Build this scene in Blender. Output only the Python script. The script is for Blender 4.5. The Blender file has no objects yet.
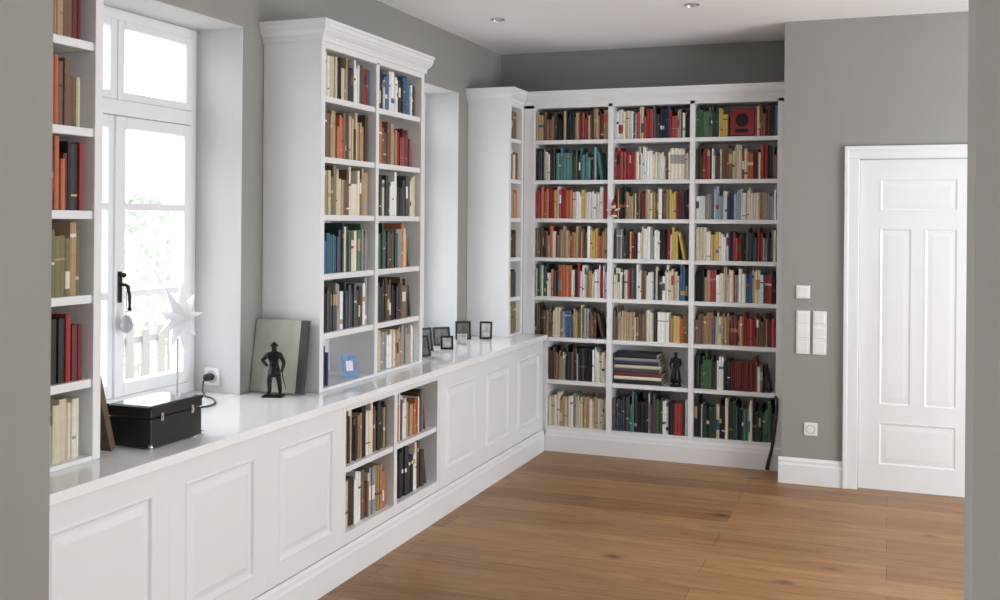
import bpy, bmesh, math, random
from mathutils import Vector, Matrix
random.seed(11)
S = bpy.context.scene
COL = S.collection
try:
    S.view_settings.view_transform = 'Standard'
    S.view_settings.look = 'None'
except Exception:
    pass
PI = math.pi
R = math.radians

def lin1(c):
    c /= 255.0
    return c/12.92 if c <= .04045 else ((c+.055)/1.055)**2.4
def lin(rgb):
    return (lin1(rgb[0]), lin1(rgb[1]), lin1(rgb[2]), 1.0)

# ------------------------------------------------------------------ materials
def pm(name, rgb, rough=.5, var=.05, scale=6.0, bump=0.0, metal=0.0, stretch=(1,1,1), bscale=None, emit=0, spec=None):
    m = bpy.data.materials.new(name); m.use_nodes = True
    n = m.node_tree.nodes; l = m.node_tree.links
    b = n['Principled BSDF']
    tc = n.new('ShaderNodeTexCoord'); mp = n.new('ShaderNodeMapping'); mp.inputs['Scale'].default_value = stretch
    nz = n.new('ShaderNodeTexNoise'); nz.inputs['Scale'].default_value = scale; nz.inputs['Detail'].default_value = 4
    cr = n.new('ShaderNodeValToRGB')
    c = lin(rgb)
    cr.color_ramp.elements[0].position = .3; cr.color_ramp.elements[1].position = .7
    cr.color_ramp.elements[0].color = (c[0]*(1-var), c[1]*(1-var), c[2]*(1-var), 1)
    cr.color_ramp.elements[1].color = (min(1, c[0]*(1+var)), min(1, c[1]*(1+var)), min(1, c[2]*(1+var)), 1)
    l.new(tc.outputs['Object'], mp.inputs['Vector']); l.new(mp.outputs['Vector'], nz.inputs['Vector'])
    l.new(nz.outputs['Fac'], cr.inputs['Fac']); l.new(cr.outputs['Color'], b.inputs['Base Color'])
    b.inputs['Roughness'].default_value = rough; b.inputs['Metallic'].default_value = metal
    if spec is not None: b.inputs['Specular IOR Level'].default_value = spec
    if bump:
        n2 = n.new('ShaderNodeTexNoise'); n2.inputs['Scale'].default_value = bscale or scale*10; n2.inputs['Detail'].default_value = 5
        bp = n.new('ShaderNodeBump'); bp.inputs['Strength'].default_value = bump; bp.inputs['Distance'].default_value = .003
        l.new(mp.outputs['Vector'], n2.inputs['Vector']); l.new(n2.outputs['Fac'], bp.inputs['Height']); l.new(bp.outputs['Normal'], b.inputs['Normal'])
    if emit:
        b.inputs['Emission Color'].default_value = c; b.inputs['Emission Strength'].default_value = emit
    return m

def floor_mat():
    m = bpy.data.materials.new('oak_planks'); m.use_nodes = True
    n = m.node_tree.nodes; l = m.node_tree.links; b = n['Principled BSDF']
    tc = n.new('ShaderNodeTexCoord')
    br = n.new('ShaderNodeTexBrick')
    br.offset = .37; br.offset_frequency = 2; br.squash = 1
    br.inputs['Scale'].default_value = 1; br.inputs['Mortar Size'].default_value = .0013; br.inputs['Mortar Smooth'].default_value = .2
    br.inputs['Bias'].default_value = 0; br.inputs['Brick Width'].default_value = 2.2; br.inputs['Row Height'].default_value = .22
    br.inputs['Color1'].default_value = lin((180,137,92)); br.inputs['Color2'].default_value = lin((148,109,69)); br.inputs['Mortar'].default_value = lin((80,56,36))
    l.new(tc.outputs['Object'], br.inputs['Vector'])
    mp = n.new('ShaderNodeMapping'); mp.inputs['Scale'].default_value = (.8, 7.5, 1); l.new(tc.outputs['Object'], mp.inputs['Vector'])
    nz = n.new('ShaderNodeTexNoise'); nz.inputs['Scale'].default_value = 2.0; nz.inputs['Detail'].default_value = 10; nz.inputs['Roughness'].default_value = .68; nz.inputs['Distortion'].default_value = 1.8
    l.new(mp.outputs['Vector'], nz.inputs['Vector'])
    cr = n.new('ShaderNodeValToRGB'); cr.color_ramp.elements[0].position = .34; cr.color_ramp.elements[1].position = .66
    cr.color_ramp.elements[0].color = (.63,.60,.55,1); cr.color_ramp.elements[1].color = (1.08,1.07,1.05,1)
    l.new(nz.outputs['Fac'], cr.inputs['Fac'])
    mx = n.new('ShaderNodeMix'); mx.data_type = 'RGBA'; mx.blend_type = 'MULTIPLY'; mx.inputs[0].default_value = .95
    l.new(br.outputs['Color'], mx.inputs[6]); l.new(cr.outputs['Color'], mx.inputs[7])
    mp2 = n.new('ShaderNodeMapping'); mp2.inputs['Scale'].default_value = (1.05, 1.7, 1); l.new(tc.outputs['Object'], mp2.inputs['Vector'])
    vo = n.new('ShaderNodeTexVoronoi'); vo.inputs['Scale'].default_value = 1.5; l.new(mp2.outputs['Vector'], vo.inputs['Vector'])
    c2 = n.new('ShaderNodeValToRGB'); c2.color_ramp.elements[0].position = .025; c2.color_ramp.elements[1].position = .11
    c2.color_ramp.elements[0].color = (.16,.13,.10,1); c2.color_ramp.elements[1].color = (1,1,1,1)
    l.new(vo.outputs['Distance'], c2.inputs['Fac'])
    m2 = n.new('ShaderNodeMix'); m2.data_type = 'RGBA'; m2.blend_type = 'MULTIPLY'; m2.inputs[0].default_value = .85
    l.new(mx.outputs[2], m2.inputs[6]); l.new(c2.outputs['Color'], m2.inputs[7])
    l.new(m2.outputs[2], b.inputs['Base Color'])
    b.inputs['Roughness'].default_value = .46
    bp = n.new('ShaderNodeBump'); bp.inputs['Strength'].default_value = .15; bp.inputs['Distance'].default_value = .002
    l.new(nz.outputs['Fac'], bp.inputs['Height']); l.new(bp.outputs['Normal'], b.inputs['Normal'])
    return m

def book_mat():
    m = bpy.data.materials.new('book_cloth'); m.use_nodes = True
    n = m.node_tree.nodes; l = m.node_tree.links; b = n['Principled BSDF']
    at = n.new('ShaderNodeAttribute'); at.attribute_name = 'Col'
    tc = n.new('ShaderNodeTexCoord'); nz = n.new('ShaderNodeTexNoise'); nz.inputs['Scale'].default_value = 60
    cr = n.new('ShaderNodeValToRGB'); cr.color_ramp.elements[0].color = (.82,.82,.82,1); cr.color_ramp.elements[1].color = (1.1,1.1,1.1,1)
    mx = n.new('ShaderNodeMix'); mx.data_type = 'RGBA'; mx.blend_type = 'MULTIPLY'; mx.inputs[0].default_value = 1
    l.new(tc.outputs['Object'], nz.inputs['Vector']); l.new(nz.outputs['Fac'], cr.inputs['Fac'])
    l.new(at.outputs['Color'], mx.inputs[6]); l.new(cr.outputs['Color'], mx.inputs[7]); l.new(mx.outputs[2], b.inputs['Base Color'])
    b.inputs['Roughness'].default_value = .45
    return m

def glass_mat():
    m = bpy.data.materials.new('window_glass'); m.use_nodes = True
    n = m.node_tree.nodes; l = m.node_tree.links
    n.remove(n['Principled BSDF'])
    t = n.new('ShaderNodeBsdfTransparent'); g = n.new('ShaderNodeBsdfGlossy'); g.inputs['Roughness'].default_value = .05
    nz = n.new('ShaderNodeTexNoise'); nz.inputs['Scale'].default_value = 3
    mr = n.new('ShaderNodeMapRange'); mr.inputs['To Min'].default_value = .004; mr.inputs['To Max'].default_value = .012
    mx = n.new('ShaderNodeMixShader')
    l.new(nz.outputs['Fac'], mr.inputs['Value'])
    l.new(mr.outputs[0], mx.inputs[0]); l.new(t.outputs[0], mx.inputs[1]); l.new(g.outputs[0], mx.inputs[2])
    l.new(mx.outputs[0], n['Material Output'].inputs['Surface'])
    return m

WHITE = pm('white_lacquer', (233,234,236), .36, .012, 3)
WTOP = pm('white_worktop', (243,244,246), .1, .01, 3)
WALL = pm('grey_wall_paint', (152,150,146), .85, .03, 2, .12, bscale=220)
REVEAL = pm('pale_reveal', (206,207,208), .85, .015, 2, .1, bscale=220)  # even tone, paler than the grey wall
CEIL = pm('ceiling_paint', (248,249,250), .9, .01, 2, .08, bscale=180)
FLOOR = floor_mat()
BOOK = book_mat()
PAGES = pm('book_paper', (226,217,197), .8, .08, 90, 0, stretch=(1,1,1))
GLASS = glass_mat()
BLACK = pm('black_leatherette', (20,20,22), .35, .2, 60, .3, bscale=400)
LIDSHEEN = pm('painted_sheen_lid', (104,106,110), .1, .08, 30)  # reflected window sheen on the black lid, put into a grey base colour
CHROME = pm('chrome', (205,205,208), .22, .05, 20, metal=1)
BRONZE = pm('dark_bronze', (34,31,29), .32, .3, 30, metal=.6)
DARKMET = pm('dark_metal', (42,38,36), .35, .2, 40, metal=.7)
PAPER = pm('star_paper', (232,233,236), .7, .02, 20)
FROST = pm('frosted_grey_glass', (158,160,166), .3, .08, 30)
PLASTIC = pm('white_plastic', (236,236,236), .3, .01, 8)
GREYSLOT = pm('mid_grey_plastic', (165,165,165), .5, .05, 10)  # even mid grey for socket inserts and the star stand
DARKWOOD = pm('dark_wood', (48,30,22), .4, .25, 18, stretch=(1,1,.2))
PRINT1 = pm('art_print', (172,174,160), .55, .2, 7)
PRINT2 = pm('photo_print', (190,190,192), .3, .4, 25)
PRINT3 = pm('dark_photo_print', (104,102,102), .3, .6, 25)
COVERG = pm('dark_green_grey_cloth', (58,60,56), .5, .15, 30)
BROWNB = pm('brown_cloth', (96,76,60), .6, .2, 40)
REDP = pm('red_paint', (146,38,40), .5, .1, 30)
WHITEP = pm('white_paint', (216,210,202), .5, .05, 30)
BLUEP = pm('blue_print', (58,118,176), .4, .35, 30)
PALEGROUND = pm('pale_ground', (220,222,220), .9, .08, 1.2, .3)  # pale garden ground colour, slightly mottled
FENCE = pm('weathered_board', (156,152,147), .8, .12, 4, stretch=(1,1,.2))
LEAF = pm('washed_out_leaf', (186,192,182), .8, .12, 4)  # glare of the bright window view put into the leaf colour as paleness
BARK = pm('pale_bark', (200,197,193), .9, .1, 8, .4)
LENS = pm('lamp_lens', (210,212,216), .3, .03, 30)

# ------------------------------------------------------------------ mesh helpers
ORG = {}
class MB:
    def __init__(s): s.bm = bmesh.new()
    def box(s, x0,x1,y0,y1,z0,z1):
        v = [s.bm.verts.new(p) for p in ((x0,y0,z0),(x1,y0,z0),(x1,y1,z0),(x0,y1,z0),(x0,y0,z1),(x1,y0,z1),(x1,y1,z1),(x0,y1,z1))]
        for f in ((0,3,2,1),(4,5,6,7),(0,1,5,4),(1,2,6,5),(2,3,7,6),(3,0,4,7)): s.bm.faces.new([v[i] for i in f])
        return s
    def loft(s, rings, closed=True, cap0=False, cap1=False):
        vs = [[s.bm.verts.new(p) for p in r] for r in rings]
        n = len(rings[0])
        for a, b in zip(vs, vs[1:]):
            for i in range(n if closed else n-1):
                j = (i+1) % n
                s.bm.faces.new((a[i], a[j], b[j], b[i]))
        if cap0: s.bm.faces.new(vs[0][::-1])
        if cap1: s.bm.faces.new(vs[-1])
        return s
    def tube(s, pts, rad, n=8):
        pts = [Vector(p) for p in pts]
        if not isinstance(rad, (list, tuple)): rad = [rad]*len(pts)
        rings = []
        for i, p in enumerate(pts):
            d = (pts[min(i+1, len(pts)-1)] - pts[max(i-1, 0)]).normalized()
            u = d.cross(Vector((0,0,1)))
            if u.length < 1e-3: u = d.cross(Vector((1,0,0)))
            u.normalize(); w = d.cross(u)
            rings.append([p + (u*math.cos(2*PI*k/n) + w*math.sin(2*PI*k/n))*rad[i] for k in range(n)])
        return s.loft(rings, True, True, True)
    def lathe(s, prof, c, n=20):
        rings = [[(c[0]+r*math.cos(2*PI*k/n), c[1]+r*math.sin(2*PI*k/n), c[2]+z) for k in range(n)] for r, z in prof]
        return s.loft(rings, True, True, True)
    def sphere(s, c, r, sc=(1,1,1), seg=14):
        m = Matrix.Translation(c) @ Matrix.Diagonal((sc[0], sc[1], sc[2], 1))
        bmesh.ops.create_uvsphere(s.bm, u_segments=seg, v_segments=seg//2+2, radius=r, matrix=m)
        return s
    def xf(s, M):
        bmesh.ops.transform(s.bm, matrix=M, verts=s.bm.verts); return s
    def build(s, name, mat, parent=None, bevel=0, smooth=False, org=None):
        bmesh.ops.recalc_face_normals(s.bm, faces=s.bm.faces)
        me = bpy.data.meshes.new(name)
        if org is None:
            if parent is not None: org = ORG.get(parent, Vector((0,0,0)))
            else:
                xs = [v.co for v in s.bm.verts]
                org = Vector(((min(p.x for p in xs)+max(p.x for p in xs))/2, (min(p.y for p in xs)+max(p.y for p in xs))/2, min(p.z for p in xs)))
        org = Vector(org)
        bmesh.ops.translate(s.bm, vec=-org, verts=s.bm.verts)
        if smooth:
            for f in s.bm.faces: f.smooth = True
        s.bm.to_mesh(me); s.bm.free()
        me.materials.append(mat)
        o = bpy.data.objects.new(name, me); COL.objects.link(o)
        if parent is not None:
            o.parent = parent
        else:
            o.location = org
        ORG[o] = org
        if bevel:
            b = o.modifiers.new('bevel', 'BEVEL'); b.width = bevel; b.segments = 2; b.limit_method = 'ANGLE'
        return o
def B(*a): return MB().box(*a)

def tag(o, label=None, cat=None, group=None, kind=None):
    if label: o['label'] = label
    if cat: o['category'] = cat
    if group: o['group'] = group
    if kind: o['kind'] = kind
    return o
def empty(name, loc, label, cat, group=None, rotz=0, kind=None, local=False):
    o = bpy.data.objects.new(name, None); COL.objects.link(o)
    o.empty_display_size = .05
    o.location = loc; o.rotation_euler = (0,0,rotz)
    ORG[o] = Vector((0,0,0)) if local else Vector(loc)
    return tag(o, label, cat, group, kind)

# ------------------------------------------------------------------ dimensions
XW = -2.77          # left wall face
XF = -2.455         # front of the left tall bookcases
XC = -2.29          # front of the base cabinets
YB = 7.04           # front of back bookcase
YBW = 7.41          # back wall
YD = 6.74           # door wall
H = 2.887
ZT = .82
TOP = 2.545
SH = [2.20, 1.916, 1.645, 1.3675, 1.09]
SHB = SH + [.802, .50, .171]
W1 = (2.95, 4.035); W2 = (5.50, 6.58); WZ0 = .781; WZ1 = 2.50

# ------------------------------------------------------------------ shell
tag(B(-3.3,3.3,-3.2,7.7,-.1,0).build('floor', FLOOR, org=(0,0,0)), 'warm brown oak plank floor', 'floor', kind='structure')
tag(B(-3.3,3.3,-3.2,7.7,H,H+.12).build('ceiling', CEIL), 'smooth white painted ceiling', 'ceiling', kind='structure')
w = MB(); xo = -3.16
AW = (-1.6, 1.2)
for y0, y1 in ((-3.2,AW[0]), (AW[1],W1[0]), (W1[1],W2[0]), (W2[1],7.6)): w.box(xo,XW,y0,y1,0,H)
for y0, y1 in (AW, W1, W2):
    w.box(xo,XW,y0,y1,0,WZ0); w.box(xo,XW,y0,y1,WZ1,H)
tag(w.build('wall_left', WALL, org=(0,0,0)), 'grey wall with deep window reveals', 'wall', kind='structure')
tag(B(XW+.001,-.622,YBW,7.6,0,H).build('wall_back_recess', WALL, org=(0,0,0)), 'grey wall behind the tall back bookcase', 'wall', kind='structure')
w = MB(); D0, D1, DZ = -.172, .503, 2.022
w.box(-.622,D0,YD,7.6,0,H); w.box(D1,3.1,YD,6.9,0,H); w.box(D0,D1,YD,6.9,DZ,H)
tag(w.build('wall_back', WALL, org=(0,0,0)), 'grey wall with the white door', 'wall', kind='structure')
tag(B(XW+.001,-2.208,2.08,2.30,0,H).build('wall_partition_left', WALL, org=(0,0,0)), 'grey wall end at left of the opening', 'wall', kind='structure')
tag(B(.147,3.1,2.08,2.30,0,H).build('wall_partition_right', WALL, org=(0,0,0)), 'grey wall end at right of the opening', 'wall', kind='structure')
w = MB()
for y0, y1 in ((-3.2,-1.8), (1.0,3.2), (5.9,6.9)): w.box(3.1,3.3,y0,y1,0,H)
for y0, y1 in ((-1.8,1.0), (3.2,5.9)):
    w.box(3.1,3.3,y0,y1,0,.5); w.box(3.1,3.3,y0,y1,2.55,H)
tag(w.build('wall_right', WALL, org=(0,0,0)), 'grey wall on the right', 'wall', kind='structure')
tag(B(-3.16,3.3,-3.35,-3.2,0,H).build('wall_front', WALL, org=(0,0,0)), 'grey wall behind the viewer', 'wall', kind='structure')
# skirting
def skirt_y(y0, y1, xf, h):
    pr = [(xf-.02,0),(xf,0),(xf,h*.72),(xf-.005,h*.80),(xf-.006,h*.90),(xf-.014,h),(xf-.02,h)]
    m = MB(); m.loft([[(x,y0,z) for x,z in pr],[(x,y1,z) for x,z in pr]], True, True, True); return m
def skirt_x(x0, x1, yf, h):
    pr = [(yf+.02,0),(yf,0),(yf,h*.72),(yf+.005,h*.80),(yf+.006,h*.90),(yf+.014,h),(yf+.02,h)]
    m = MB(); m.loft([[(x0,y,z) for y,z in pr],[(x1,y,z) for y,z in pr]], True, True, True); return m
tag(skirt_y(2.302, 7.018, -2.272, .15).build('baseboard_left', WHITE, org=(0,0,0)), 'white plinth board below the base cabinets', 'baseboard', kind='structure')
tag(skirt_x(-.64, -.252, YD-.0205, .16).build('baseboard_back', WHITE, org=(0,0,0)), 'white baseboard between bookcase and door', 'baseboard', kind='structure')

# ------------------------------------------------------------------ windows
def window(name, y0, y1, label, detailed):
    t = empty(name, (-3.03, (y0+y1)/2, WZ0), label, 'window', kind='structure')
    xa, xb = -3.075, -3.015
    fw = .05; ym = (y0+y1)/2
    m = MB()
    m.box(xa,xb,y0+.006,y0+fw,WZ0+.04,WZ1-.006); m.box(xa,xb,y1-fw,y1-.006,WZ0+.04,WZ1-.006)
    m.box(xa,xb,y0+fw,y1-fw,WZ1-fw,WZ1-.006); m.box(xa,xb,y0+fw,y1-fw,WZ0+.04,WZ0+.09)
    m.build('window_frame', WHITE, t, .004)
    B(xa-.002,xb+.012,y0+fw,y1-fw,2.05,2.115).build('transom', WHITE, t, .005)
    B(xb+.002,xb+.022,ym-.022,ym+.022,WZ0+.095,2.045).build('cover_strip', WHITE, t, .004)
    for k, (a, b) in enumerate(((y0+fw, ym-.002), (ym+.002, y1-fw))):
        s = .05
        m = MB(); z0, z1 = WZ0+.093, 2.048
        m.box(xa+.01,xb+.008,a,a+s,z0,z1); m.box(xa+.01,xb+.008,b-s,b,z0,z1)
        m.box(xa+.01,xb+.008,a+s,b-s,z0,z0+.055); m.box(xa+.01,xb+.008,a+s,b-s,z1-s,z1)
        sa = m.build('casement', WHITE, t, .004)
        for zz in (1.67, 1.30): B(xa+.02,xb+.003,a+s,b-s,zz-.014,zz+.014).build('glazing_bar', WHITE, sa)
        B(-3.046,-3.042,a+s,b-s,z0+.055,z1-s).build('pane', GLASS, sa)
        m = MB(); z0, z1 = 2.116, WZ1-fw
        m.box(xa+.01,xb+.006,a,a+.04,z0,z1); m.box(xa+.01,xb+.006,b-.04,b,z0,z1)
        m.box(xa+.01,xb+.006,a+.04,b-.04,z0,z0+.035); m.box(xa+.01,xb+.006,a+.04,b-.04,z1-.035,z1)
        sa = m.build('top_light', WHITE, t, .004)
        B(-3.046,-3.042,a+.04,b-.04,z0+.035,z1-.035).build('pane', GLASS, sa)
    B(-3.10,XW+.001,y0+.001,y1-.001,WZ0,WZ0+.04).build('window_sill', WTOP, t)
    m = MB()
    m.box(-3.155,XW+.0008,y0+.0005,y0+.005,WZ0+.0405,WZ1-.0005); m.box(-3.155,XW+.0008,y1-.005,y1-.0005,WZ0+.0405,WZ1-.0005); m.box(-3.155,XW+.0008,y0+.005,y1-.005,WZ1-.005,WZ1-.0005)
    m.build('reveal_faces', REVEAL, t)  # thin pale sheets laid over the wall's reveal faces
    # handle
    xh = xb+.022
    m = MB(); m.box(xh,xh+.007,ym-.012,ym+.012,1.27,1.40)
    h = m.build('handle_plate', DARKMET, t, .004)
    m = MB(); m.tube([(xh+.005,ym,1.345),(xh+.032,ym,1.345),(xh+.038,ym+.008,1.338),(xh+.038,ym+.018,1.30),(xh+.036,ym+.022,1.25)], [.007,.007,.008,.0065,.006], 10)
    m.sphere((xh+.036,ym+.022,1.243), .009)
    m.tube([(xh+.005,ym,1.385),(xh+.022,ym,1.385)], .006, 10); m.sphere((xh+.024,ym,1.385), .010)
    m.build('lever', DARKMET, h, smooth=True)
    return t
window('window_1', W1[0], W1[1], 'tall white casement window with glazing bars beside the star lamp', True)
window('window_2', W2[0], W2[1], 'far white casement window hidden behind the middle bookcase', True)
# hanging ornament on window handle
ym = (W1[0]+W1[1])/2; oz = 1.145
t = empty('window_ornament', (-2.955, ym, oz), 'small pale bulb-shaped ornament hanging from the dark window handle', 'ornament')
MB().lathe([(.004,0),(.016,.006),(.026,.022),(.0275,.036),(.022,.053),(.012,.068),(.007,.076)], (-2.955,ym,oz), 16).build('bulb', FROST, t, smooth=True)
MB().lathe([(.008,0),(.008,.013),(.003,.016)], (-2.955,ym,oz+.075), 10).build('cap', CHROME, t)
MB().tube([(-2.955,ym,oz+.089),(-2.958,ym+.004,1.34)], .0012, 5).build('string', DARKMET, t)

# ------------------------------------------------------------------ door
def relief(mb, mapf, u0,u1,w0,w1, steps):
    rings = []
    for ins, n in steps:
        rings.append([mapf(u0+ins,w0+ins,n), mapf(u1-ins,w0+ins,n), mapf(u1-ins,w1-ins,n), mapf(u0+ins,w1-ins,n)])
    mb.loft(rings, True, True, True)
t = empty('door_1', (.165,YD,0), 'white panelled door in white casing', 'door', kind='structure')
LX0, LX1, LZ0, LZ1 = -.166, .497, .008, 2.014
m = MB()
for a, b in ((-.258,-.171), (.502,.589)):
    m.box(a,b,YD-.024,YD-.001,0,2.02); m.box(a+(.0 if a<0 else .062), b-(.062 if a<0 else .0), YD-.032,YD-.024,0,2.02+.06)
m.box(-.258,.589,YD-.024,YD-.001,2.02,2.098); m.box(-.258,.589,YD-.032,YD-.024,2.073,2.098)
m.build('casing', WHITE, t, .004)
m = MB(); y0, y1 = YD+.004, YD+.044
sw = .112; mx_ = (LX0+LX1)/2; cs = .034; PZ = [(.155,.42), (.52,1.60), (1.70,1.90)]
m.box(LX0,LX0+sw,y0,y1,LZ0,LZ1); m.box(LX1-sw,LX1,y0,y1,LZ0,LZ1)
zs = [LZ0, PZ[0][0], PZ[0][1], PZ[1][0], PZ[1][1], PZ[2][0], PZ[2][1], LZ1]
for k in (0,2,4,6): m.box(LX0+sw,LX1-sw,y0,y1,zs[k],zs[k+1])
m.box(mx_-cs,mx_+cs,y0,y1,PZ[1][0],PZ[1][1])
leaf = m.build('leaf', WHITE, t)
mp = lambda u,w_,n: (u, y0-n, w_)
for u0,u1,w0,w1 in ((LX0+sw,LX1-sw,*PZ[0]), (LX0+sw,mx_-cs,*PZ[1]), (mx_+cs,LX1-sw,*PZ[1]), (LX0+sw,LX1-sw,*PZ[2])):
    m = MB(); relief(m, mp, u0,u1,w0,w1, ((0,-.03),(0,.002),(.007,.002),(.016,-.003),(.026,-.003),(.048,-.001))); m.build('panel', WHITE, leaf)

# ------------------------------------------------------------------ bookcases
CROWN = [(0,2.449),(.010,2.449),(.010,2.467),(.014,2.469),(.014,2.476),(.021,2.481),(.033,2.498),(.033,2.506),(.038,2.508),(.038,2.529),(.044,2.531),(.044,TOP)]
def shelf_y(y0,y1,z,parent,xf=XF-.008): B(XW+.056,xf,y0,y1,z-.028,z).build('shelf', WHITE, parent, .002)
def case_y(label, y0, y1, div, endnear=True, endfar=True, corner=False):
    t = empty('bookcase', (-2.61,(y0+y1)/2,ZT), label, 'bookcase')
    th = .036
    B(XW+.002,XF,y0,y0+th,ZT+.001,2.45).build('side_panel', WHITE, t, .002)
    B(XW+.002,XF,y1-th,y1,ZT+.001,2.45).build('side_panel', WHITE, t, .002)
    B(XW+.002,XW+.055,y0+th,y1-th,ZT+.001,2.45).build('back_panel', WHITE, t)
    if div:
        B(XW+.056,XF,div-.0165,div+.0165,ZT+.001,2.43).build('divider', WHITE, t, .002)
        bays = [(y0+th, div-.0165), (div+.0165, y1-th)]
    else: bays = [(y0+th, y1-th)]
    for a, b in bays:
        for z in SH: shelf_y(a+.0005,b-.0005,z,t)
        B(XW+.056,XF-.002,a+.0005,b-.0005,ZT+.001,ZT+.016).build('shelf', WHITE, t)
    B(XW+.056,XF,y0+th,y1-th,2.42,2.45).build('top_panel', WHITE, t)
    rings = []
    for o, z in CROWN:
        ya = y0-o if endnear else y0
        yb = (YB-o) if corner else (y1+o if endfar else y1)
        rings.append([(XW+.002,ya,z),(XF+o,ya,z),(XF+o,yb,z),(XW+.002,yb,z)])
    MB().loft(rings, True, True, True).build('crown_moulding', WHITE, t)
    return t, bays
c1, bays1 = case_y('white built-in bookcase beside the grey wall end, near the black case', 2.302, 2.78, None, endnear=False)
c2, bays2 = case_y('tall white double bookcase with crown moulding between the two windows', 4.203, 5.334, 4.768)
c3, bays3 = case_y('narrow white bookcase in the room corner behind the small photo frames', 6.745, YB-.001, None, corner=True)

t = empty('bookcase', (-1.54,7.22,0), 'wide white three-bay bookcase filling the back wall from floor to crown', 'bookcase')
cb = t; xr = -.627; YBP = YB+.245
stiles = [(-2.4535,-2.375), (-1.835,-1.80), (-1.266,-1.232), (-.69,xr)]
for i, (a, b) in enumerate(stiles):
    B(a,b,YB,YBW-.003,.12,2.45).build('side_panel' if i in (0,3) else 'divider', WHITE, t, .002)
B(-2.374,-2.27,YB,YBW-.003,.12,.774).build('filler_stile', WHITE, t)
B(-2.4535,xr,YBP,YBW-.003,.12,2.45).build('back_panel', WHITE, t)
baysB = [(-2.375,-1.835), (-1.80,-1.266), (-1.232,-.69)]
for i, (a, b) in enumerate(baysB):
    for k, z in enumerate(SHB):
        a2 = -2.27 if (i == 0 and k >= 6) else a
        B(a2+.0005,b-.0005,YB+.008,YBP-.001,z-.028,z).build('shelf', WHITE, t, .002)
B(-2.4535,xr,YB,YBP-.001,2.428,2.45).build('top_panel', WHITE, t)
rings = [[(-2.4535+o,YB-o,z),(xr,YB-o,z),(xr,YBW-.003,z),(-2.4535+o,YBW-.003,z)] for o, z in CROWN]
MB().loft(rings, True, True, True).build('crown_moulding', WHITE, t)
skirt_x(-2.270, xr, YB-.022, .15).build('plinth', WHITE, t)

# ------------------------------------------------------------------ base cabinets and worktop
tag(B(XW+.002,-2.265,2.302,YB-.003,ZT-.035,ZT).build('worktop', WTOP, bevel=.003), 'long white worktop running along the window wall on base cabinets', 'worktop')
def base_cabinet(y0, y1, label):
    t = empty('base_cabinet', (-2.53,(y0+y1)/2,.15), label, 'cabinet', 'white base cabinets under the worktop')
    m = MB(); xb, xf = XW+.003, XC-.023
    m.box(xb,xf,y0,y0+.018,.152,.784); m.box(xb,xf,y1-.018,y1,.152,.784)
    m.box(xb,xf,y0+.018,y1-.018,.152,.17); m.box(xb,xf,y0+.018,y1-.018,.766,.784); m.box(xb,xb+.008,y0+.018,y1-.018,.17,.766)
    m.build('carcass', WHITE, t)
    m = MB(); mp = lambda u,w_,n: (XC+n, u, w_)
    relief(m, mp, y0, y1, .153, .784, ((0,-.022),(0,0),(.083,0),(.089,.004),(.095,.002),(.101,-.008),(.112,-.008),(.138,-.001)))
    m.build('door', WHITE, t)
    return t
e = [2.303, 2.93, 3.525, 4.13]
for i, lb in enumerate(('white panelled base cabinet beside the grey wall end, nearest the viewer', 'white panelled base cabinet below the black case, second from the grey wall end', 'white panelled base cabinet directly left of the open book shelves')):
    base_cabinet(e[i]+.0003, e[i+1]-.0003, lb)
e = [5.21, 5.825, 6.40, 7.015]
for i, lb in enumerate(('white panelled base cabinet directly right of the open book shelves', 'white panelled base cabinet, second to the right of the open book shelves', 'white panelled base cabinet in the far corner against the back bookcase')):
    base_cabinet(e[i]+.0003, e[i+1]-.0003, lb)
oc0, oc1, ocd = 4.131, 5.209, 4.67
t = empty('open_shelf_cabinet', (-2.53,4.67,.15), 'open white base cabinet holding four short rows of books under the worktop', 'cabinet')
xb = XW+.003; xbb = XW+.20
B(xb,XC,oc0,oc0+.03,.152,.784).build('side_panel', WHITE, t, .002); B(xb,XC,oc1-.03,oc1,.152,.784).build('side_panel', WHITE, t, .002)
B(xbb,XC,ocd-.016,ocd+.016,.205,.756).build('divider', WHITE, t, .002)
B(xb,XC,oc0+.03,oc1-.03,.152,.205).build('bottom_panel', WHITE, t, .002); B(xb,XC,oc0+.03,oc1-.03,.756,.784).build('top_panel', WHITE, t)
B(xb,xbb,oc0+.03,oc1-.03,.205,.756).build('back_panel', WHITE, t)
baysO = [(oc0+.03, ocd-.016), (ocd+.016, oc1-.03)]
for a, b in baysO: B(xbb,XC-.006,a+.0005,b-.0005,.474,.50).build('shelf', WHITE, t, .002)

# ------------------------------------------------------------------ books
PAL = {'black':(38,37,40),'charcoal':(72,72,76),'navy':(46,55,86),'blue':(70,106,146),'pale blue':(156,176,190),'teal':(80,132,132),
 'green':(76,114,82),'dark green':(52,74,62),'olive':(126,118,78),'red':(160,54,54),'dark red':(112,44,44),'orange':(192,112,72),'yellow':(206,178,102),
 'tan':(180,152,118),'brown':(122,92,72),'dark brown':(82,64,54),'beige':(212,201,174),'cream':(234,226,208),'white':(242,242,239),'grey':(154,154,154),'pink':(196,134,138)}
ORD = 'zeroth first second third fourth fifth sixth seventh eighth ninth tenth eleventh twelfth thirteenth fourteenth fifteenth sixteenth seventeenth eighteenth nineteenth twentieth'.split()
ORD += ['twenty-'+o for o in ORD[1:10]] + ['thirtieth'] + ['thirty-'+o for o in ORD[1:10]] + ['fortieth'] + ['forty-'+o for o in ORD[1:10]] + ['fiftieth'] + ['fifty-'+o for o in ORD[1:10]] + ['sixtieth']
ROWN = ['top shelf','second shelf down','third shelf down','fourth shelf down','fifth shelf down','sixth shelf down','seventh shelf down','bottom shelf']
BK = []
YAW = R(20.6); CAMZ = 1.62
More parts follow.
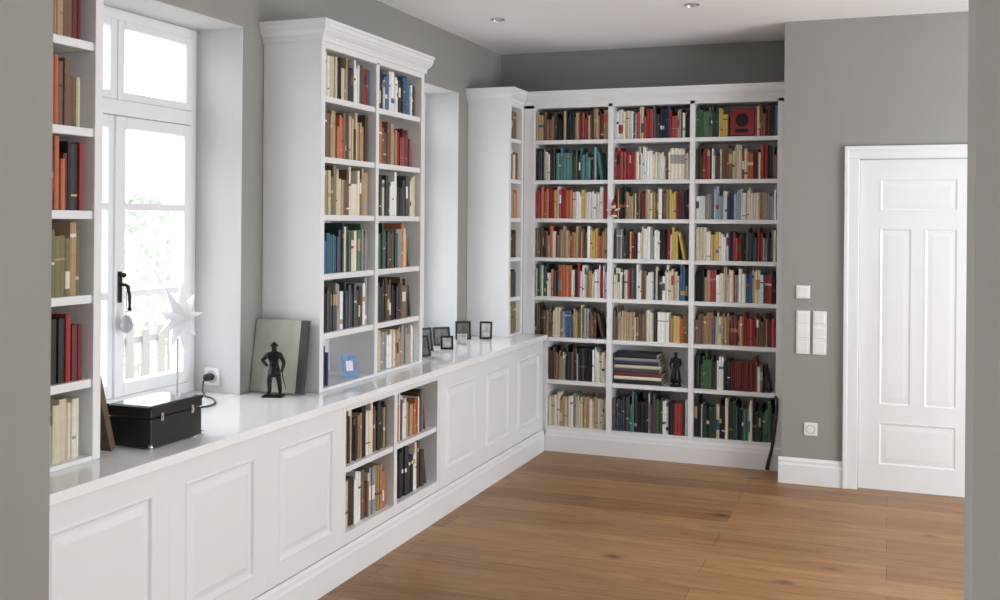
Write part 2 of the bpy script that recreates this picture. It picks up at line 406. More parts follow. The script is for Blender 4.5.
def row(case, rown, axis, front, z, segs, hmin, hmax, tmin=.016, tmax=.036, side='left', dmin=.13, dmax=.19, setb=.045, odd=.07):
    """segs: list of (a0, a1, 'colour sequence', lean)"""
    lst = []
    for sg in segs:
        a0, a1, seq = sg[0], sg[1], [c.strip() for c in sg[2].split(',')]
        lean = sg[3] if len(sg) > 3 else False
        a = a0 + .002; end = a1 - .002 - (.075 if lean else 0)
        prev = None
        while True:
            if prev and random.random() < .26:
                c, h, tt, d, band, bc, bz = prev
            else:
                f = (a-a0)/(a1-a0)
                c = seq[min(len(seq)-1, int(f*len(seq)))] if random.random() < .84 else random.choice(seq)
                if random.random() < odd: c = random.choice(['white','cream','white','tan','beige','grey','blue'])
                h = random.uniform(hmin, hmax); tt = tmin + (tmax-tmin)*random.random()**1.7
                if random.random() < .25: tt = random.uniform(tmin*.8, tmin)
                if random.random() < .14: h = hmin*.92
                elif random.random() < .12: h = hmax*1.05
                d = min(dmax, max(dmin, h*random.uniform(.66,.78)))
                band = random.random() < .45
                dk = ['tan','grey','beige','dark brown','black','cream','brown','orange','yellow','white']
                lt = ['black','dark red','navy','brown','grey','tan','beige','charcoal','red','blue']
                bc = random.choice(dk) if c not in ('white','cream','beige','pale blue','yellow') else random.choice(lt)
                z_ = random.uniform(.12,.8); bz = (z_, min(.95, z_+random.choice([.03,.04,.05,.08,.12,.3])))
            if a + tt > end:
                if end - a > .012: tt = end - a
                else: break
            prev = (c,h,tt,d,band,bc,bz)
            j = random.uniform(-.008,.006)
            lst.append(dict(a=a, t=tt, h=h*random.uniform(.985,1.0), d=d, c=c, band=(bc,bz) if band else None, lean=0, s=setb+j, case=case, row=rown))
            a += tt + random.uniform(.0004,.001)
        if lean and lst:
            nb = lst[-1]; hh = min(nb['h']*.98, random.uniform(hmin, hmax)); tt = random.uniform(.014,.022); th = R(random.uniform(8,13))
            p = a + .001 + hh*math.sin(th)
            if p + tt*math.cos(th) < a1 - .002:
                lst.append(dict(a=p, t=tt, h=hh, d=nb['d'], c=random.choice(seq), band=None, lean=-th, s=setb+.004, case=case, row=rown))
    n = len(lst)
    for i, b in enumerate(lst):
        k = i+1 if side == 'left' else n-i
        kind = 'paperback' if b['t'] < .018 else ('hardback' if b['h'] > (hmin+hmax)/2 else 'book')
        if axis == 'x': b['loc'] = Vector((b['a'], front+b['s'], z+.0004)); b['rz'] = 0; nrm = Vector((0,-1,0))
        else: b['loc'] = Vector((front-b['s'], b['a'], z+.0004)); b['rz'] = PI/2; nrm = Vector((1,0,0))
        v = Vector((0,0,CAMZ)) - b['loc']; dist = v.length
        b['size'] = b['t']*b['h']*abs(nrm.dot(v/dist))/dist**2
        b['label'] = '%s %s, %s from %s, %s, %s' % (b['c'], kind, ORD[k], side, rown, case)
        b['group'] = 'books on the %s, %s' % (rown, case)
        BK.append(b)

# back bookcase rows [left bay, middle bay, right bay]
BACK = [
 ['tan,brown,tan,dark brown,black,black,black,tan,red,dark red,orange,tan,dark red,brown','white,cream,white,charcoal,beige,red,white,charcoal,black,navy,red,white,dark brown,black','green,green,olive,dark green,yellow,black|red,brown,dark red,black,charcoal'],
 ['black,cream,black,teal,teal,blue,dark green,teal,teal,pale blue,teal,teal','red,red,red,red,cream,white,beige,cream,white,brown,cream,white,white,cream','dark brown,red,white,cream,brown,beige,red,orange,dark red,dark red,black,brown'],
 ['red,orange,red,yellow,red,orange,cream,white,yellow,cream,white,white,red','black,dark brown,tan,olive,brown,tan,beige,tan,brown,olive,yellow,dark red,charcoal,black','charcoal,grey,blue,pale blue,white,navy,pale blue,white,cream,white,black,grey,white'],
 ['brown,dark brown,orange,brown,tan,red,tan,brown,dark brown,yellow,orange,tan','black,charcoal,white,black,cream,white,grey,white,black,red,yellow,white,cream','beige,white,yellow,cream,white,white,red,black,charcoal,navy,red,navy,brown'],
 ['green,dark green,cream,black,orange,white,cream,black,white,tan,cream,red,white','cream,white,red,charcoal,white,brown,white,navy,black,white,beige,cream,blue,black','black,tan,red,white,beige,cream,red,white,blue,cream,white,red,black'],
 ['dark brown,tan,brown,beige,grey,brown,tan,olive,grey,brown,beige,dark brown','brown,beige,olive,tan,brown,green,cream,black,white,orange,tan,yellow,orange,olive','brown,tan,orange,beige,tan,dark red,brown,red,red,brown,dark red,red'],
 ['dark brown,brown,tan,black,brown,dark brown,black,red,black,white,cream,white',None,'black,green,charcoal,white,black,dark red,brown,black,dark red,brown,black,black'],
 ['beige,cream,tan,beige,cream,grey,beige,tan,cream,beige,cream,beige','charcoal,navy,black,teal,black,white,black,charcoal,green,white,black,red,charcoal,white','black,dark green,dark green,black,teal,dark green,black,teal,black,dark green,green,black'],
]
HT = [(.165,.210),(.175,.220),(.172,.215),(.172,.215),(.180,.230),(.180,.222),(.180,.230),(.205,.262)]
BAYN = ['left bay of back-wall bookcase','middle bay of back-wall bookcase','right bay of back-wall bookcase']
for k in range(8):
    for i in range(3):
        s = BACK[k][i]
        if s is None: continue
        a, b = baysB[i]
        if i == 0 and k >= 6: a = -2.27
        if '|' in s:
            s1, s2 = s.split('|'); segs = [(a+.004, -1.014, s1), (-.842, b-.004, s2)]
        else:
            full = (k, i) not in ((1,0),(3,1),(5,0),(6,2))
            segs = [(a+.002, b-(.002 if full else .006), s, not full)]
        h0, h1 = HT[k]
        if (k, i) == (7,0): h0, h1 = .205, .225
        row(BAYN[i], ROWN[k], 'x', YB, SHB[k], segs, h0, h1, .0095, .024, setb=.034)
# bookcase between the windows
C2 = [['cream,beige,black,tan,black,white,dark brown,red','navy,blue,white,black,blue,black'],
      ['brown,tan,orange,brown,beige,tan,dark brown','orange,brown,tan,red,dark red,red'],
      ['beige,olive,beige,brown,cream,olive,tan','charcoal,black,white,black,charcoal,beige'],
      ['blue,teal,navy,dark green,cream,green,grey','green,dark green,red,brown,orange,green'],
      ['black,charcoal,grey,navy,charcoal,dark brown,grey','black,dark brown,black,brown,charcoal'],
      ['blue,navy,blue','beige,grey,cream,tan,grey,white']]
zz = SH + [ZT+.016]
for k in range(6):
    for i, (a, b) in enumerate(bays2):
        rn = ROWN[k] if k < 5 else 'bottom shelf'
        b2 = b - (.016 if i == 0 else .01)
        if k == 5 and i == 0: b2 = a + .12
        hx = .205 if k in (0,5) else .228
        row(('left' if i == 0 else 'right')+' half of bookcase between the windows', rn, 'y', XF, zz[k], [(a+.003, b2, C2[k][i], k in (1,3,4) and i == 1)], .170, hx, .013, .033, setb=.03)
# near bookcase
C1 = ['dark red,tan,brown,dark red','brown,orange,orange,brown,orange','black,white,dark red,orange,black,red','olive,yellow,olive,tan,olive','black,dark red,black,red,dark red','cream,white,beige,cream']
for k in range(6):
    rn = ROWN[k] if k < 5 else 'bottom shelf'
    row('bookcase at left edge', rn, 'y', XF, zz[k], [(2.47, 2.722, C1[k])], .18, .205 if k in (0,5) else .228, .015, .032, side='right', setb=.03, odd=.02)
# corner bookcase
C3 = ['black,brown,charcoal','brown,cream,dark red','red,tan,orange','brown,dark brown,tan','tan,dark brown,black','brown,olive,beige']
for k in range(6):
    rn = ROWN[k] if k < 5 else 'bottom shelf'
    row('narrow corner bookcase', rn, 'y', XF, zz[k], [(6.785, 6.995, C3[k])], .165, .205, .018, .036, setb=.03)
# open base cabinet
OPN = [['black,brown,dark brown,tan,cream,brown,black,charcoal','cream,white,tan,orange,dark brown,beige'], ['beige,dark brown,white,brown,cream,tan,orange','charcoal,black,black,dark brown,charcoal']]
for k in range(2):
    for i, (a, b) in enumerate(baysO):
        row('open base cabinet', ('upper','lower')[k]+' '+('left','right')[i]+' shelf', 'y', XC, (.50,.205)[k], [(a+.003, b-(.012 if i == 0 else .03), OPN[k][i], i == 1)], .180, .236, .012, .028, setb=.035)

def book_cover(bm, M, t, h, d, color, band, lay):
    b = .0025
    out = [(0,d),(0,.004),(.3*t,0),(.7*t,0),(t,.004),(t,d),(t-b,d),(t-b,.007),(b,.007),(b,d)]
    lv = [0, h]
    if band: lv = [0, h*band[1][0], h*band[1][1], h]
    rows_ = [[bm.verts.new(M @ Vector((x,y,z))) for x, y in out] for z in lv]
    cc = lin(PAL[color])
    def put(f, c):
        for lp in f.loops: lp[lay] = c
    for q in range(len(lv)-1):
        bc = lin(PAL[band[0]]) if band and q == 1 else cc
        for i in range(10):
            j = (i+1) % 10
            f = bm.faces.new((rows_[q][i], rows_[q][j], rows_[q+1][j], rows_[q+1][i]))
            put(f, bc if i in (1,2,3) else cc)
    for r_ in (rows_[0], rows_[-1]):
        for ids in ((0,1,8,9),(1,2,3,4,7,8),(4,5,6,7)): put(bm.faces.new([r_[i] for i in ids]), cc)
def page_block(bm, M, t, h, d):
    x0,x1,y0,y1,z0,z1 = .0028,t-.0028,.0075,d-.004,.003,h-.004
    v = [bm.verts.new(M @ Vector(p)) for p in ((x0,y0,z0),(x1,y0,z0),(x1,y1,z0),(x0,y1,z0),(x0,y0,z1),(x1,y0,z1),(x1,y1,z1),(x0,y1,z1))]
    return [bm.faces.new([v[i] for i in f]) for f in ((0,3,2,1),(4,5,6,7),(0,1,5,4),(1,2,6,5),(2,3,7,6),(3,0,4,7))]
def make_book(loc, rot, t, h, d, color, band, label, group, cat='book', name='book'):
    bm = bmesh.new(); lay = bm.loops.layers.float_color.new('Col')
    book_cover(bm, Matrix.Identity(4), t, h, d, color, band, lay)
    bmesh.ops.recalc_face_normals(bm, faces=bm.faces)
    me = bpy.data.meshes.new(name); bm.to_mesh(me); bm.free(); me.materials.append(BOOK)
    o = bpy.data.objects.new(name, me); COL.objects.link(o); o.location = loc; o.rotation_euler = rot
    tag(o, label, cat, group)
    bm = bmesh.new(); page_block(bm, Matrix.Identity(4), t, h, d); bmesh.ops.recalc_face_normals(bm, faces=bm.faces)
    me = bpy.data.meshes.new('page_block'); bm.to_mesh(me); bm.free(); me.materials.append(PAGES)
    p = bpy.data.objects.new('page_block', me); COL.objects.link(p); p.parent = o
    return o
BK.sort(key=lambda b: -b['size'])
NI = 291
for b in BK[:NI]:
    make_book(b['loc'], (0,b['lean'],b['rz']), b['t'], b['h'], b['d'], b['c'], b['band'], b['label'], b['group'])
bm = bmesh.new(); lay = bm.loops.layers.float_color.new('Col')
for b in BK[NI:]:
    M = Matrix.Translation(b['loc']) @ Matrix.Rotation(b['rz'],4,'Z') @ Matrix.Rotation(b['lean'],4,'Y')
    book_cover(bm, M, b['t'], b['h'], b['d'], b['c'], b['band'], lay)
    for f in page_block(bm, M, b['t'], b['h'], b['d']): f.material_index = 1
bmesh.ops.recalc_face_normals(bm, faces=bm.faces)
me = bpy.data.meshes.new('books'); bm.to_mesh(me); bm.free(); me.materials.append(BOOK); me.materials.append(PAGES)
o = bpy.data.objects.new('books', me); COL.objects.link(o)
tag(o, 'the many smaller thin books packed upright on the far shelves', 'books', None, 'stuff')

# lying stack, middle bay, seventh shelf
z = SHB[6] + .0004
for i, (c, tt, hh) in enumerate((('black',.030,.335),('cream',.022,.330),('dark red',.024,.335),('charcoal',.030,.320),('beige',.022,.325),('navy',.028,.315),('grey',.020,.31),('black',.030,.30))):
    lb = ['black large book lying at the bottom of the flat stack','cream large book lying second from the bottom of the flat stack','dark red large book lying third from the bottom of the flat stack','charcoal large book lying fourth from the bottom of the flat stack','beige large book lying fourth from the top of the flat stack','navy large book lying third from the top of the flat stack','grey large book lying second from the top of the flat stack','black large book lying on top of the flat stack'][i]
    make_book((-1.788, YB+.035, z+tt), (0,PI/2,0), tt, hh, .20, c, None, lb, 'large books lying in a flat stack')
    z += tt + .0006
# face-out red book, top shelf right bay
t = empty('book', (-.928,7.10,SH[0]), 'red book displayed cover forward among the spines, top shelf of right bay', 'book')
def tilt(m, ang, piv): return m.xf(Matrix.Translation(piv) @ Matrix.Rotation(-ang,4,'X') @ Matrix.Translation(-Vector(piv)))
zb = SH[0]+.006
tilt(B(-1.008,-.848,7.085,7.110,zb,zb+.185), R(8), (0,7.11,zb)).build('cover', REDP, t, .002)
m = MB(); m.sphere((-.928,7.0845,zb+.105), .045, (1,.03,1.05)); m.box(-.97,-.886,7.0835,7.0848,zb+.02,zb+.045)
tilt(m, R(8), (0,7.11,zb)).build('printed_motif', BRONZE, t)

# ------------------------------------------------------------------ figurines
def skin_obj(name, mat, parent, V, E, rad, s, root=0, sub=2):
    me = bpy.data.meshes.new(name); me.from_pydata([Vector(v)*s for v in V], E, []); me.update()
    o = bpy.data.objects.new(name, me); COL.objects.link(o); o.parent = parent; me.materials.append(mat)
    sk = o.modifiers.new('skin', 'SKIN'); sk.use_smooth_shade = True
    d = me.skin_vertices[0].data
    for i, r in enumerate(rad): d[i].radius = (r*s, r*s); d[i].use_root = (i == root)
    ss = o.modifiers.new('sub', 'SUBSURF'); ss.levels = sub; ss.render_levels = sub
    return o
def man(loc, rz, s, label, coat=True):
    t = empty('figurine', loc, label, 'figurine', None, rz, local=True)
    if coat:
        m = MB(); m.box(-.19*s,.19*s,-.15*s,.13*s,0,.03*s); m.box(-.16*s,.16*s,-.125*s,.105*s,.03*s,.05*s); m.build('base', BRONZE, t, .001)
    else:
        m = MB(); m.lathe([(.17*s,0),(.18*s,.006*s),(.18*s,.03*s),(.16*s,.042*s)], (0,0,0), 20); m.build('base', BRONZE, t)
    V = [(0,0,.50),(0,0,.61),(0,-.01,.73),(0,0,.83),(0,-.012,.89),(0,-.01,.955),
         (-.055,0,.46),(-.075,-.05,.28),(-.075,-.02,.10),(-.085,-.095,.065),
         (.055,0,.46),(.09,.02,.28),(.105,.05,.10),(.12,-.02,.065),
         (-.115,0,.775),(-.24,.04,.665),(-.10,-.05,.565),
         (.115,0,.775),(.185,-.0,.63),(.17,-.08,.50),(.165,-.10,.46)]
    if not coat:
        V[15] = (-.16,.02,.62); V[16] = (-.13,-.04,.48); V[18] = (.15,.02,.63); V[19] = (.08,-.10,.60); V[20] = (.02,-.12,.62)
    E = [(0,1),(1,2),(2,3),(3,4),(4,5),(0,6),(6,7),(7,8),(8,9),(0,10),(10,11),(11,12),(12,13),(2,14),(14,15),(15,16),(2,17),(17,18),(18,19),(19,20)]
    rad = [.085,.074,.10,.042,.058,.046, .066,.05,.038,.032, .066,.05,.038,.032, .052,.04,.03, .052,.042,.032,.028]
    skin_obj('body', BRONZE, t, V, E, rad, s)
    if coat:
        m = MB(); m.lathe([(.078*s,.62*s),(.100*s,.52*s),(.118*s,.43*s),(.124*s,.37*s),(.112*s,.37*s),(.09*s,.5*s)], (0,.018*s,0), 18); m.build('coat_skirt', BRONZE, t, smooth=True)
        # two-cornered hat: a flattened crest wider than deep
        rings = [[(a_*s*math.cos(2*PI*k/18), -.01*s+b_*s*math.sin(2*PI*k/18), (zc+dz*abs(math.cos(2*PI*k/18)))*s) for k in range(18)] for a_, b_, zc, dz in ((.045,.045,.925,0),(.078,.056,.935,-.006),(.080,.055,.95,-.004),(.05,.04,.99,-.012),(.018,.018,1.01,0))]
        MB().loft(rings, True, True, True).build('hat', BRONZE, t, smooth=True)
        m = MB(); m.tube([(.165*s,-.105*s,.50*s),(.20*s,-.06*s,.30*s),(.225*s,.0*s,.14*s)], [.012*s,.009*s,.006*s], 8); m.build('sabre', BRONZE, t)
    else:
        m = MB(); m.lathe([(.08*s,.62*s),(.115*s,.45*s),(.15*s,.25*s),(.165*s,.12*s),(.15*s,.12*s),(.10*s,.45*s)], (0,.015*s,0), 18); m.build('robe', BRONZE, t, smooth=True)
        m = MB(); m.lathe([(.03*s,.925*s),(.066*s,.93*s),(.058*s,.975*s),(.02*s,1.0*s)], (0,-.012*s,0), 14); m.build('cap', BRONZE, t, smooth=True)
    return t
man((-2.60,4.05,ZT), R(18), .245, 'dark bronze figurine of a standing man before the pale art book')
man((-1.362,7.105,SHB[6]), R(12), .235, 'dark bronze robed figurine standing beside the flat stack of large books', coat=False)

# ------------------------------------------------------------------ things on worktop
# black case
t = empty('carrying_case', (-2.465,3.075,ZT), 'small boxy black case with chrome clasps on the near worktop', 'case')
cx0, cx1, cy0, cy1 = -2.565,-2.38,2.94,3.225; z0 = ZT
m = MB()
for x in (cx0+.02,cx1-.02):
    for y in (cy0+.02,cy1-.02): m.lathe([(.008,0),(.009,.006)], (x,y,z0), 10)
m.build('foot', CHROME, t)
B(cx0,cx1,cy0,cy1,z0+.005,z0+.106).build('body', BLACK, t, .005)
lid = B(cx0-.002,cx1+.002,cy0-.002,cy1+.002,z0+.108,z0+.148).build('lid', BLACK, t, .006)
B(cx0+.006,cx1-.006,cy0+.006,cy1-.006,z0+.1475,z0+.1505).build('lid_top', LIDSHEEN, lid, .001)
for y in (cy0+.05, cy1-.066):
    m = MB(); m.box(cx1,cx1+.005,y,y+.014,z0+.093,z0+.122); m.box(cx1+.005,cx1+.008,y+.003,y+.011,z0+.099,z0+.114); m.build('clasp', CHROME, t, .001)
for y in (cy0, cy1):
    for x in (cx0, cx1):
        MB().sphere((x,y,z0+.010), .0095, seg=10).build('corner_cap', CHROME, t, smooth=True)
        MB().sphere((x,y,z0+.143), .007, seg=10).build('corner_cap', DARKMET, lid, smooth=True)
# leaning brown book
t = empty('book', (-2.57,2.85,ZT), 'brown book leaning on the bookcase end behind the black case', 'book')
def leanM(ang, piv): return Matrix.Translation(piv) @ Matrix.Rotation(ang,4,'X') @ Matrix.Translation(-Vector(piv))
zz0 = ZT+.001; LM = leanM(R(16), (0,2.872,zz0))
m = MB(); m.box(-2.68,-2.49,2.872,2.875,zz0,zz0+.27); m.box(-2.68,-2.49,2.893,2.896,zz0,zz0+.27); m.box(-2.493,-2.49,2.875,2.893,zz0,zz0+.27)
m.xf(LM).build('cover', BROWNB, t)
B(-2.677,-2.494,2.876,2.892,zz0+.004,zz0+.266).xf(LM).build('page_block', PAGES, t)
# star lamp
sx, sy, sz = -2.90, 3.765, WZ0+.04
t = empty('star_lamp', (sx,sy,sz), 'white paper star lamp on a thin stand in the window reveal', 'lamp')
MB().lathe([(.062,0),(.064,.004),(.06,.012),(.018,.018),(.007,.03)], (sx,sy,sz), 24).build('base', GREYSLOT, t, smooth=False)
MB().tube([(sx-.008,sy,sz+.012),(sx-.008,sy,1.10)], .0045, 8).build('stem', GREYSLOT, t)
m = MB(); N = 9; cz = 1.185
cf = m.bm.verts.new((sx+.06,sy,cz)); cbk = m.bm.verts.new((sx-.05,sy,cz)); rg = []
for k in range(2*N):
    r_ = .172 if k % 2 == 0 else .058
    if k % 4 == 2: r_ = .148
    a = PI*k/N + .1
    rg.append(m.bm.verts.new((sx,sy+r_*math.sin(a),cz+r_*math.cos(a))))
for k in range(2*N):
    j = (k+1) % (2*N); m.bm.faces.new((cf,rg[k],rg[j])); m.bm.faces.new((cbk,rg[j],rg[k]))
m.build('star', PAPER, t)
# socket with plug in the reveal
def socket_y(x, y, z, label, name='power_socket'):   # on a face looking to -Y
    t = empty(name, (x,y,z), label, 'socket')
    B(x-.040,x+.040,y-.010,y-.0005,z-.040,z+.040).build('plate', PLASTIC, t, .004)
    m = MB(); rings = []
    for r_, dy in ((.027,-.0105),(.024,-.0105),(.021,-.0035),(.003,-.0035)):
        rings.append([(x+r_*math.cos(2*PI*k/24), y+dy-.001, z+r_*math.sin(2*PI*k/24)) for k in range(24)])
    m.loft(rings, True, False, True); m.build('insert', GREYSLOT, t)
    m = MB()
    for q in (-.0095,.0095): m.tube([(x+q,y-.0046,z),(x+q,y-.006,z)], .0028, 8)
    m.build('contact_hole', BLACK, t)
    return t
socket_y(-2.915, W1[1]-.005, .895, 'white wall socket with black plug in the window reveal')
t = empty('power_plug', (-2.915,4.015,.895), 'black power plug and cable in the reveal socket beside the window', 'plug')
MB().tube([(-2.915,4.0175,.895),(-2.915,3.98,.895),(-2.915,3.97,.892)], [.018,.018,.010], 12).build('plug_body', BLACK, t)
MB().tube([(-2.915,3.973,.893),(-2.91,3.95,.88),(-2.89,3.92,.845),(-2.86,3.90,.827),(-2.80,3.87,.8265),(-2.76,3.83,.8262),(-2.72,3.78,.8255),(-2.70,3.72,.8255),(-2.72,3.64,.8255)], .004, 8).build('cable', BLACK, t, smooth=True)
# art book leaning on bookcase end
t = empty('art_book', (-2.62,4.15,ZT), 'large pale grey-green art book leaning on the bookcase end behind the figurine', 'book')
zz0 = ZT+.004; LM = leanM(R(-9), (0,4.128,zz0))
m = MB(); m.box(-2.765,-2.488,4.106,4.110,zz0,zz0+.335); m.box(-2.765,-2.488,4.124,4.128,zz0,zz0+.335); m.box(-2.493,-2.488,4.110,4.124,zz0,zz0+.335)
m.xf(LM).build('cover', COVERG, t)
B(-2.762,-2.494,4.111,4.123,zz0+.004,zz0+.331).xf(LM).build('page_block', PAGES, t)
B(-2.7645,-2.525,4.1045,4.1058,zz0+.001,zz0+.334).xf(LM).build('cover_picture', PRINT1, t)
# photo frames and small things on the far worktop
def photo_frame(x, y, rz, w_, h, label, fm=None, pmx=None, bar=.014):
    t = empty('photo_frame', (x,y,ZT), label, 'photo frame', None, rz, local=True)
    T = Matrix.Translation((0,0,.0045)) @ Matrix.Rotation(R(-14),4,'X')
    m = MB(); a = w_/2
    m.box(-a,-a+bar,0,.014,0,h); m.box(a-bar,a,0,.014,0,h); m.box(-a+bar,a-bar,0,.014,0,bar); m.box(-a+bar,a-bar,0,.014,h-bar,h)
    m.xf(T).build('frame', fm or BLACK, t, .002)
    B(-a+bar,a-bar,.006,.011,bar,h-bar).xf(T).build('photo', pmx or PRINT2, t)
    yb = .014 + .75*h*math.sin(R(14)); zb_ = .7*h
    m = MB(); m.loft([[(-.012,yb+.002,zb_),(.012,yb+.002,zb_),(.012,yb+.006,zb_),(-.012,yb+.006,zb_)], [(-.02,yb+.055,.0005),(.02,yb+.055,.0005),(.02,yb+.059,.0005),(-.02,yb+.059,.0005)]], True, True, True)
    m.build('easel_back', BLACK, t)
    return t
photo_frame(-2.535, 5.57, R(70), .08, .125, 'dark photo frame turned sideways, nearest to the middle bookcase end', BLACK, PRINT3, .010)
photo_frame(-2.635, 5.80, R(52), .09, .145, 'upright dark photo frame, second from the middle bookcase', BLACK, PRINT3, .013)
photo_frame(-2.56, 5.93, R(30), .08, .085, 'low dark grey photo frame in the far worktop group', DARKMET, PRINT2, .012)
photo_frame(-2.665, 6.10, R(44), .115, .12, 'square dark photo frame in the middle of the far worktop group', BLACK, PRINT3, .013)
photo_frame(-2.575, 6.20, R(18), .065, .07, 'smallest silver photo frame in front of the square dark one', CHROME, PRINT2, .008)
photo_frame(-2.675, 6.47, R(30), .105, .125, 'upright black photo frame against the corner bookcase end, left one', BLACK, PRINT3, .013)
photo_frame(-2.55, 6.56, R(18), .085, .12, 'small black frame with pale photo at the corner bookcase, right one', BLACK, PRINT2, .013)
# blue postcard in the bookcase
t = empty('postcard', (-2.50,4.60,ZT+.016), 'small blue picture card standing on the bottom shelf between the windows', 'card')
CM = Matrix.Translation((-2.51,4.59,ZT+.017)) @ Matrix.Rotation(R(-30),4,'Z') @ Matrix.Rotation(R(-10),4,'Y') @ Matrix.Translation((2.51,-4.59,-ZT-.017))
B(-2.512,-2.509,4.555,4.635,ZT+.017,ZT+.127).xf(CM).build('card', BLUEP, t)
B(-2.5085,-2.508,4.575,4.615,ZT+.05,ZT+.10).xf(CM).build('picture_patch', PAPER, t)
# hanging ornament on back bookcase
ox, oy = -1.785, YB-.030; oz = 1.655
t = empty('hanging_ornament', (ox,oy,oz), 'small red and white ornament hanging on the middle bay of back bookcase', 'ornament')
MB().lathe([(.010,0),(.024,.004),(.021,.03),(.011,.062)], (ox,oy,oz), 14).build('body', REDP, t, smooth=True)
MB().lathe([(.0245,.003),(.0255,.006),(.0255,.013),(.0240,.016)], (ox,oy,oz), 14).build('hem', WHITEP, t, smooth=True)
MB().sphere((ox,oy,oz+.076), .017).build('head', WHITEP, t, smooth=True)
MB().lathe([(.0185,.083),(.0185,.089),(.011,.108),(.003,.126)], (ox,oy,oz), 14).build('pointed_hat', REDP, t, smooth=True)
m = MB(); m.tube([(ox-.046,oy,oz+.052),(ox-.012,oy,oz+.048)], [.006,.008], 8); m.tube([(ox+.046,oy,oz+.062),(ox+.012,oy,oz+.048)], [.006,.008], 8); m.build('arm', WHITEP, t)
MB().tube([(ox,oy,oz+.125),(ox,YB+.006,1.886)], .0012, 5).build('string', WHITEP, t)

# ------------------------------------------------------------------ wall fittings on door wall
def switch(x, z, n, label):
    t = empty('light_switch', (x,YD,z), label, 'light switch')
    h = .081 if n == 1 else .27
    B(x-.041,x+.041,YD-.010,YD-.0005,z-h/2,z+h/2).build('plate', PLASTIC, t, .003)
    st = h/n
    for k in range(n):
        zc = z-h/2+st*(k+.5)
        mp = lambda u,w_,q: (u, YD-.010-q, w_)
        m = MB(); relief(m, mp, x-.031,x+.031,zc-.033,zc+.033, ((0,-.002),(0,.0025),(.002,.004))); m.build('rocker', PLASTIC, t)
switch(-.498, 1.196, 1, 'single square white light switch above the two tall switch plates')
switch(-.497, .945, 3, 'tall triple white switch plate, left one of the pair on grey wall')
switch(-.398, .945, 3, 'tall triple white switch plate, right one of the pair nearer the door')
socket_y(-.447, YD, .345, 'white wall socket low on the grey wall beside the door')
# dark curved stick
t = MB().tube([(-.735,6.985,.012),(-.728,6.987,.06),(-.708,6.99,.14),(-.692,6.995,.24),(-.682,7.0,.34),(-.676,7.005,.43),(-.676,7.01,.47),(-.69,7.01,.495)], [.013,.012,.011,.010,.010,.010,.010,.009], 10).build('walking_cane', DARKWOOD, smooth=True)
tag(t, 'short dark curved cane leaning at the right end of back bookcase', 'cane')
# ceiling spots
def spot(x, y, label):
    t = empty('ceiling_spotlight', (x,y,H), label, 'spotlight')
    n = 24; rings = [[(x+r_*math.cos(2*PI*k/n), y+r_*math.sin(2*PI*k/n), H+dz) for k in range(n)] for r_, dz in ((.045,-.0005),(.045,-.006),(.036,-.009),(.034,-.003))]
    MB().loft(rings, True, False, False).build('ring', CHROME, t, smooth=False)
    MB().lathe([(.034,-.004),(.030,-.0025)], (x,y,H), 20).build('lens', LENS, t)
spot(-2.30, 6.08, 'small recessed ceiling spotlight above the corner bookcase')
spot(-1.08, 6.03, 'small recessed ceiling spotlight in front of the back bookcase centre')

# ------------------------------------------------------------------ garden outside
tag(B(-40,-3.4,-20,50,-.75,-.6).build('ground', PALEGROUND), 'pale garden ground outside the window', 'ground', kind='structure')
t = empty('fence', (-6.6,9,-.6), 'low board railing across the garden outside the window', 'fence')
for k in range(8):
    y = 4+1.5*k; B(-6.66,-6.58,y-.04,y+.04,-.6,.66).build('post', FENCE, t)
B(-6.58,-6.55,3.9,14.6,.46,.52).build('rail', FENCE, t); B(-6.58,-6.55,3.9,14.6,-.35,-.29).build('rail', FENCE, t)
for k in range(48):
    y = 3.95+k*.222; B(-6.55,-6.53,y,y+.10,-.5,.58+.03*(k % 2)).build('board', FENCE, t)
def shrub(x, y, r_, h, n, label, seed):
    rnd = random.Random(seed)
    t = empty('shrub', (x,y,-.6), label, 'shrub', 'garden shrubs outside the window')
    m = MB()
    for k in range(7):
        a = rnd.uniform(0,2*PI); q = rnd.uniform(.3,.8)*r_
        m.tube([(x,y,-.6),(x+q*.4*math.cos(a),y+q*.4*math.sin(a),-.6+h*.45),(x+q*math.cos(a),y+q*math.sin(a),-.6+h*rnd.uniform(.7,.9))], [.025,.014,.005], 5)
    m.build('branches', BARK, t)
    m = MB()
    for k in range(n):
        a = rnd.uniform(0,2*PI); u = rnd.random()**.5; zz_ = rnd.uniform(.12,1)
        rr = r_*u*math.sin(PI*min(1,.15+zz_*.85))**.6
        p = Vector((x+rr*math.cos(a), y+rr*math.sin(a), -.6+h*zz_))
        d1 = Vector((rnd.uniform(-1,1),rnd.uniform(-1,1),rnd.uniform(-1,1))).normalized()*.07
        d2 = d1.orthogonal().normalized()*.04
        m.bm.faces.new([m.bm.verts.new(q) for q in (p-d1, p+d2, p+d1, p-d2)])
    m.build('foliage', LEAF, t)
shrub(-8.6, 10.4, 1.1, 2.5, 800, 'pale washed-out shrub beyond the fence, left one outside the window', 1)
shrub(-9.6, 13.4, 1.2, 2.3, 800, 'pale washed-out shrub beyond the fence, right one outside the window', 2)

# ------------------------------------------------------------------ camera
cd = bpy.data.cameras.new('camera'); cam = bpy.data.objects.new('camera', cd); COL.objects.link(cam)
cd.sensor_width = 36; cd.lens = 1040*.036; cd.sensor_fit = 'HORIZONTAL'; cd.shift_y = -.0785; cd.shift_x = .0018; cd.clip_start = .05
Mx = Matrix.Rotation(YAW,4,'Z') @ Matrix.Rotation(PI/2,4,'X') @ Matrix.Rotation(.008,4,'Z')
Mx.translation = (0,0,CAMZ); cam.matrix_world = Mx
S.camera = cam

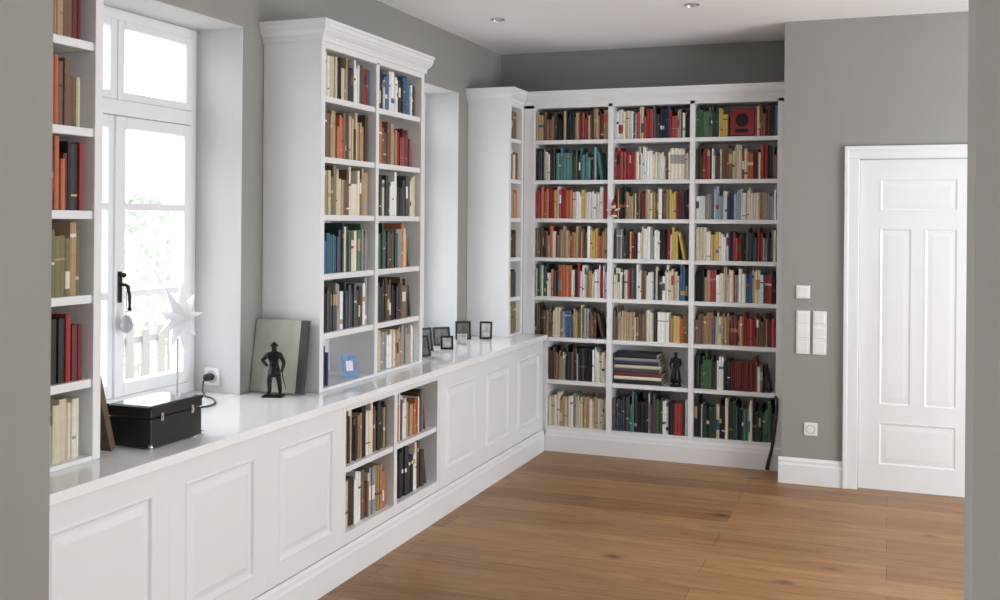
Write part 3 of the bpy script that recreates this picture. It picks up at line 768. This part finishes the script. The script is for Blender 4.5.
# ------------------------------------------------------------------ light
wd = bpy.data.worlds.new('sky'); S.world = wd; wd.use_nodes = True
bg = wd.node_tree.nodes['Background']
tcw = wd.node_tree.nodes.new('ShaderNodeTexCoord'); nzw = wd.node_tree.nodes.new('ShaderNodeTexNoise'); nzw.inputs['Scale'].default_value = 1.5
crw = wd.node_tree.nodes.new('ShaderNodeValToRGB'); crw.color_ramp.elements[0].color = (.88,.92,.98,1); crw.color_ramp.elements[1].color = (.97,.985,1,1)
wd.node_tree.links.new(tcw.outputs['Generated'], nzw.inputs['Vector']); wd.node_tree.links.new(nzw.outputs['Fac'], crw.inputs['Fac']); wd.node_tree.links.new(crw.outputs['Color'], bg.inputs['Color'])
bg.inputs['Strength'].default_value = 2.9
def area(name, loc, to, sx, sy, e, col=(1,1,1)):
    d = bpy.data.lights.new(name, 'AREA'); d.shape = 'RECTANGLE'; d.size = sx; d.size_y = sy; d.energy = e; d.color = col
    o = bpy.data.objects.new(name, d); COL.objects.link(o); o.location = loc
    o.rotation_euler = (Vector(to)-Vector(loc)).to_track_quat('-Z','Y').to_euler(); return o
area('fill_right_room', (3.12,4.45,1.75), (0,5.2,2.1), 2.6, 1.5, 46, (.95,.975,1))  # added fill lamp in an unseen opening, brightens the room from the right
area('ceiling_fill_right_room', (3.10,4.30,.85), (-.3,6.3,3.1), 2.4, .6, 70, (.94,.97,1))  # added unseen uplight that brightens the ceiling and upper walls
area('fill_right_front', (3.12,-.4,1.55), (0,.2,1.9), 2.7, 2.0, 24, (.95,.975,1))  # added camera-side fill lamp, out of view on the right
area('fill_left_front', (-2.80,-.2,1.65), (0,.8,2.0), 2.7, 1.7, 36, (.95,.975,1))  # added camera-side fill lamp, out of view on the left
sd = bpy.data.lights.new('overcast_sun', 'SUN'); sd.energy = 3.8; sd.angle = R(75); sd.color = (.96,.98,1)
so = bpy.data.objects.new('overcast_sun', sd); COL.objects.link(so); so.rotation_euler = Vector((1,.2,-.7)).to_track_quat('-Z','Y').to_euler(); so.location = (-6,4,6)
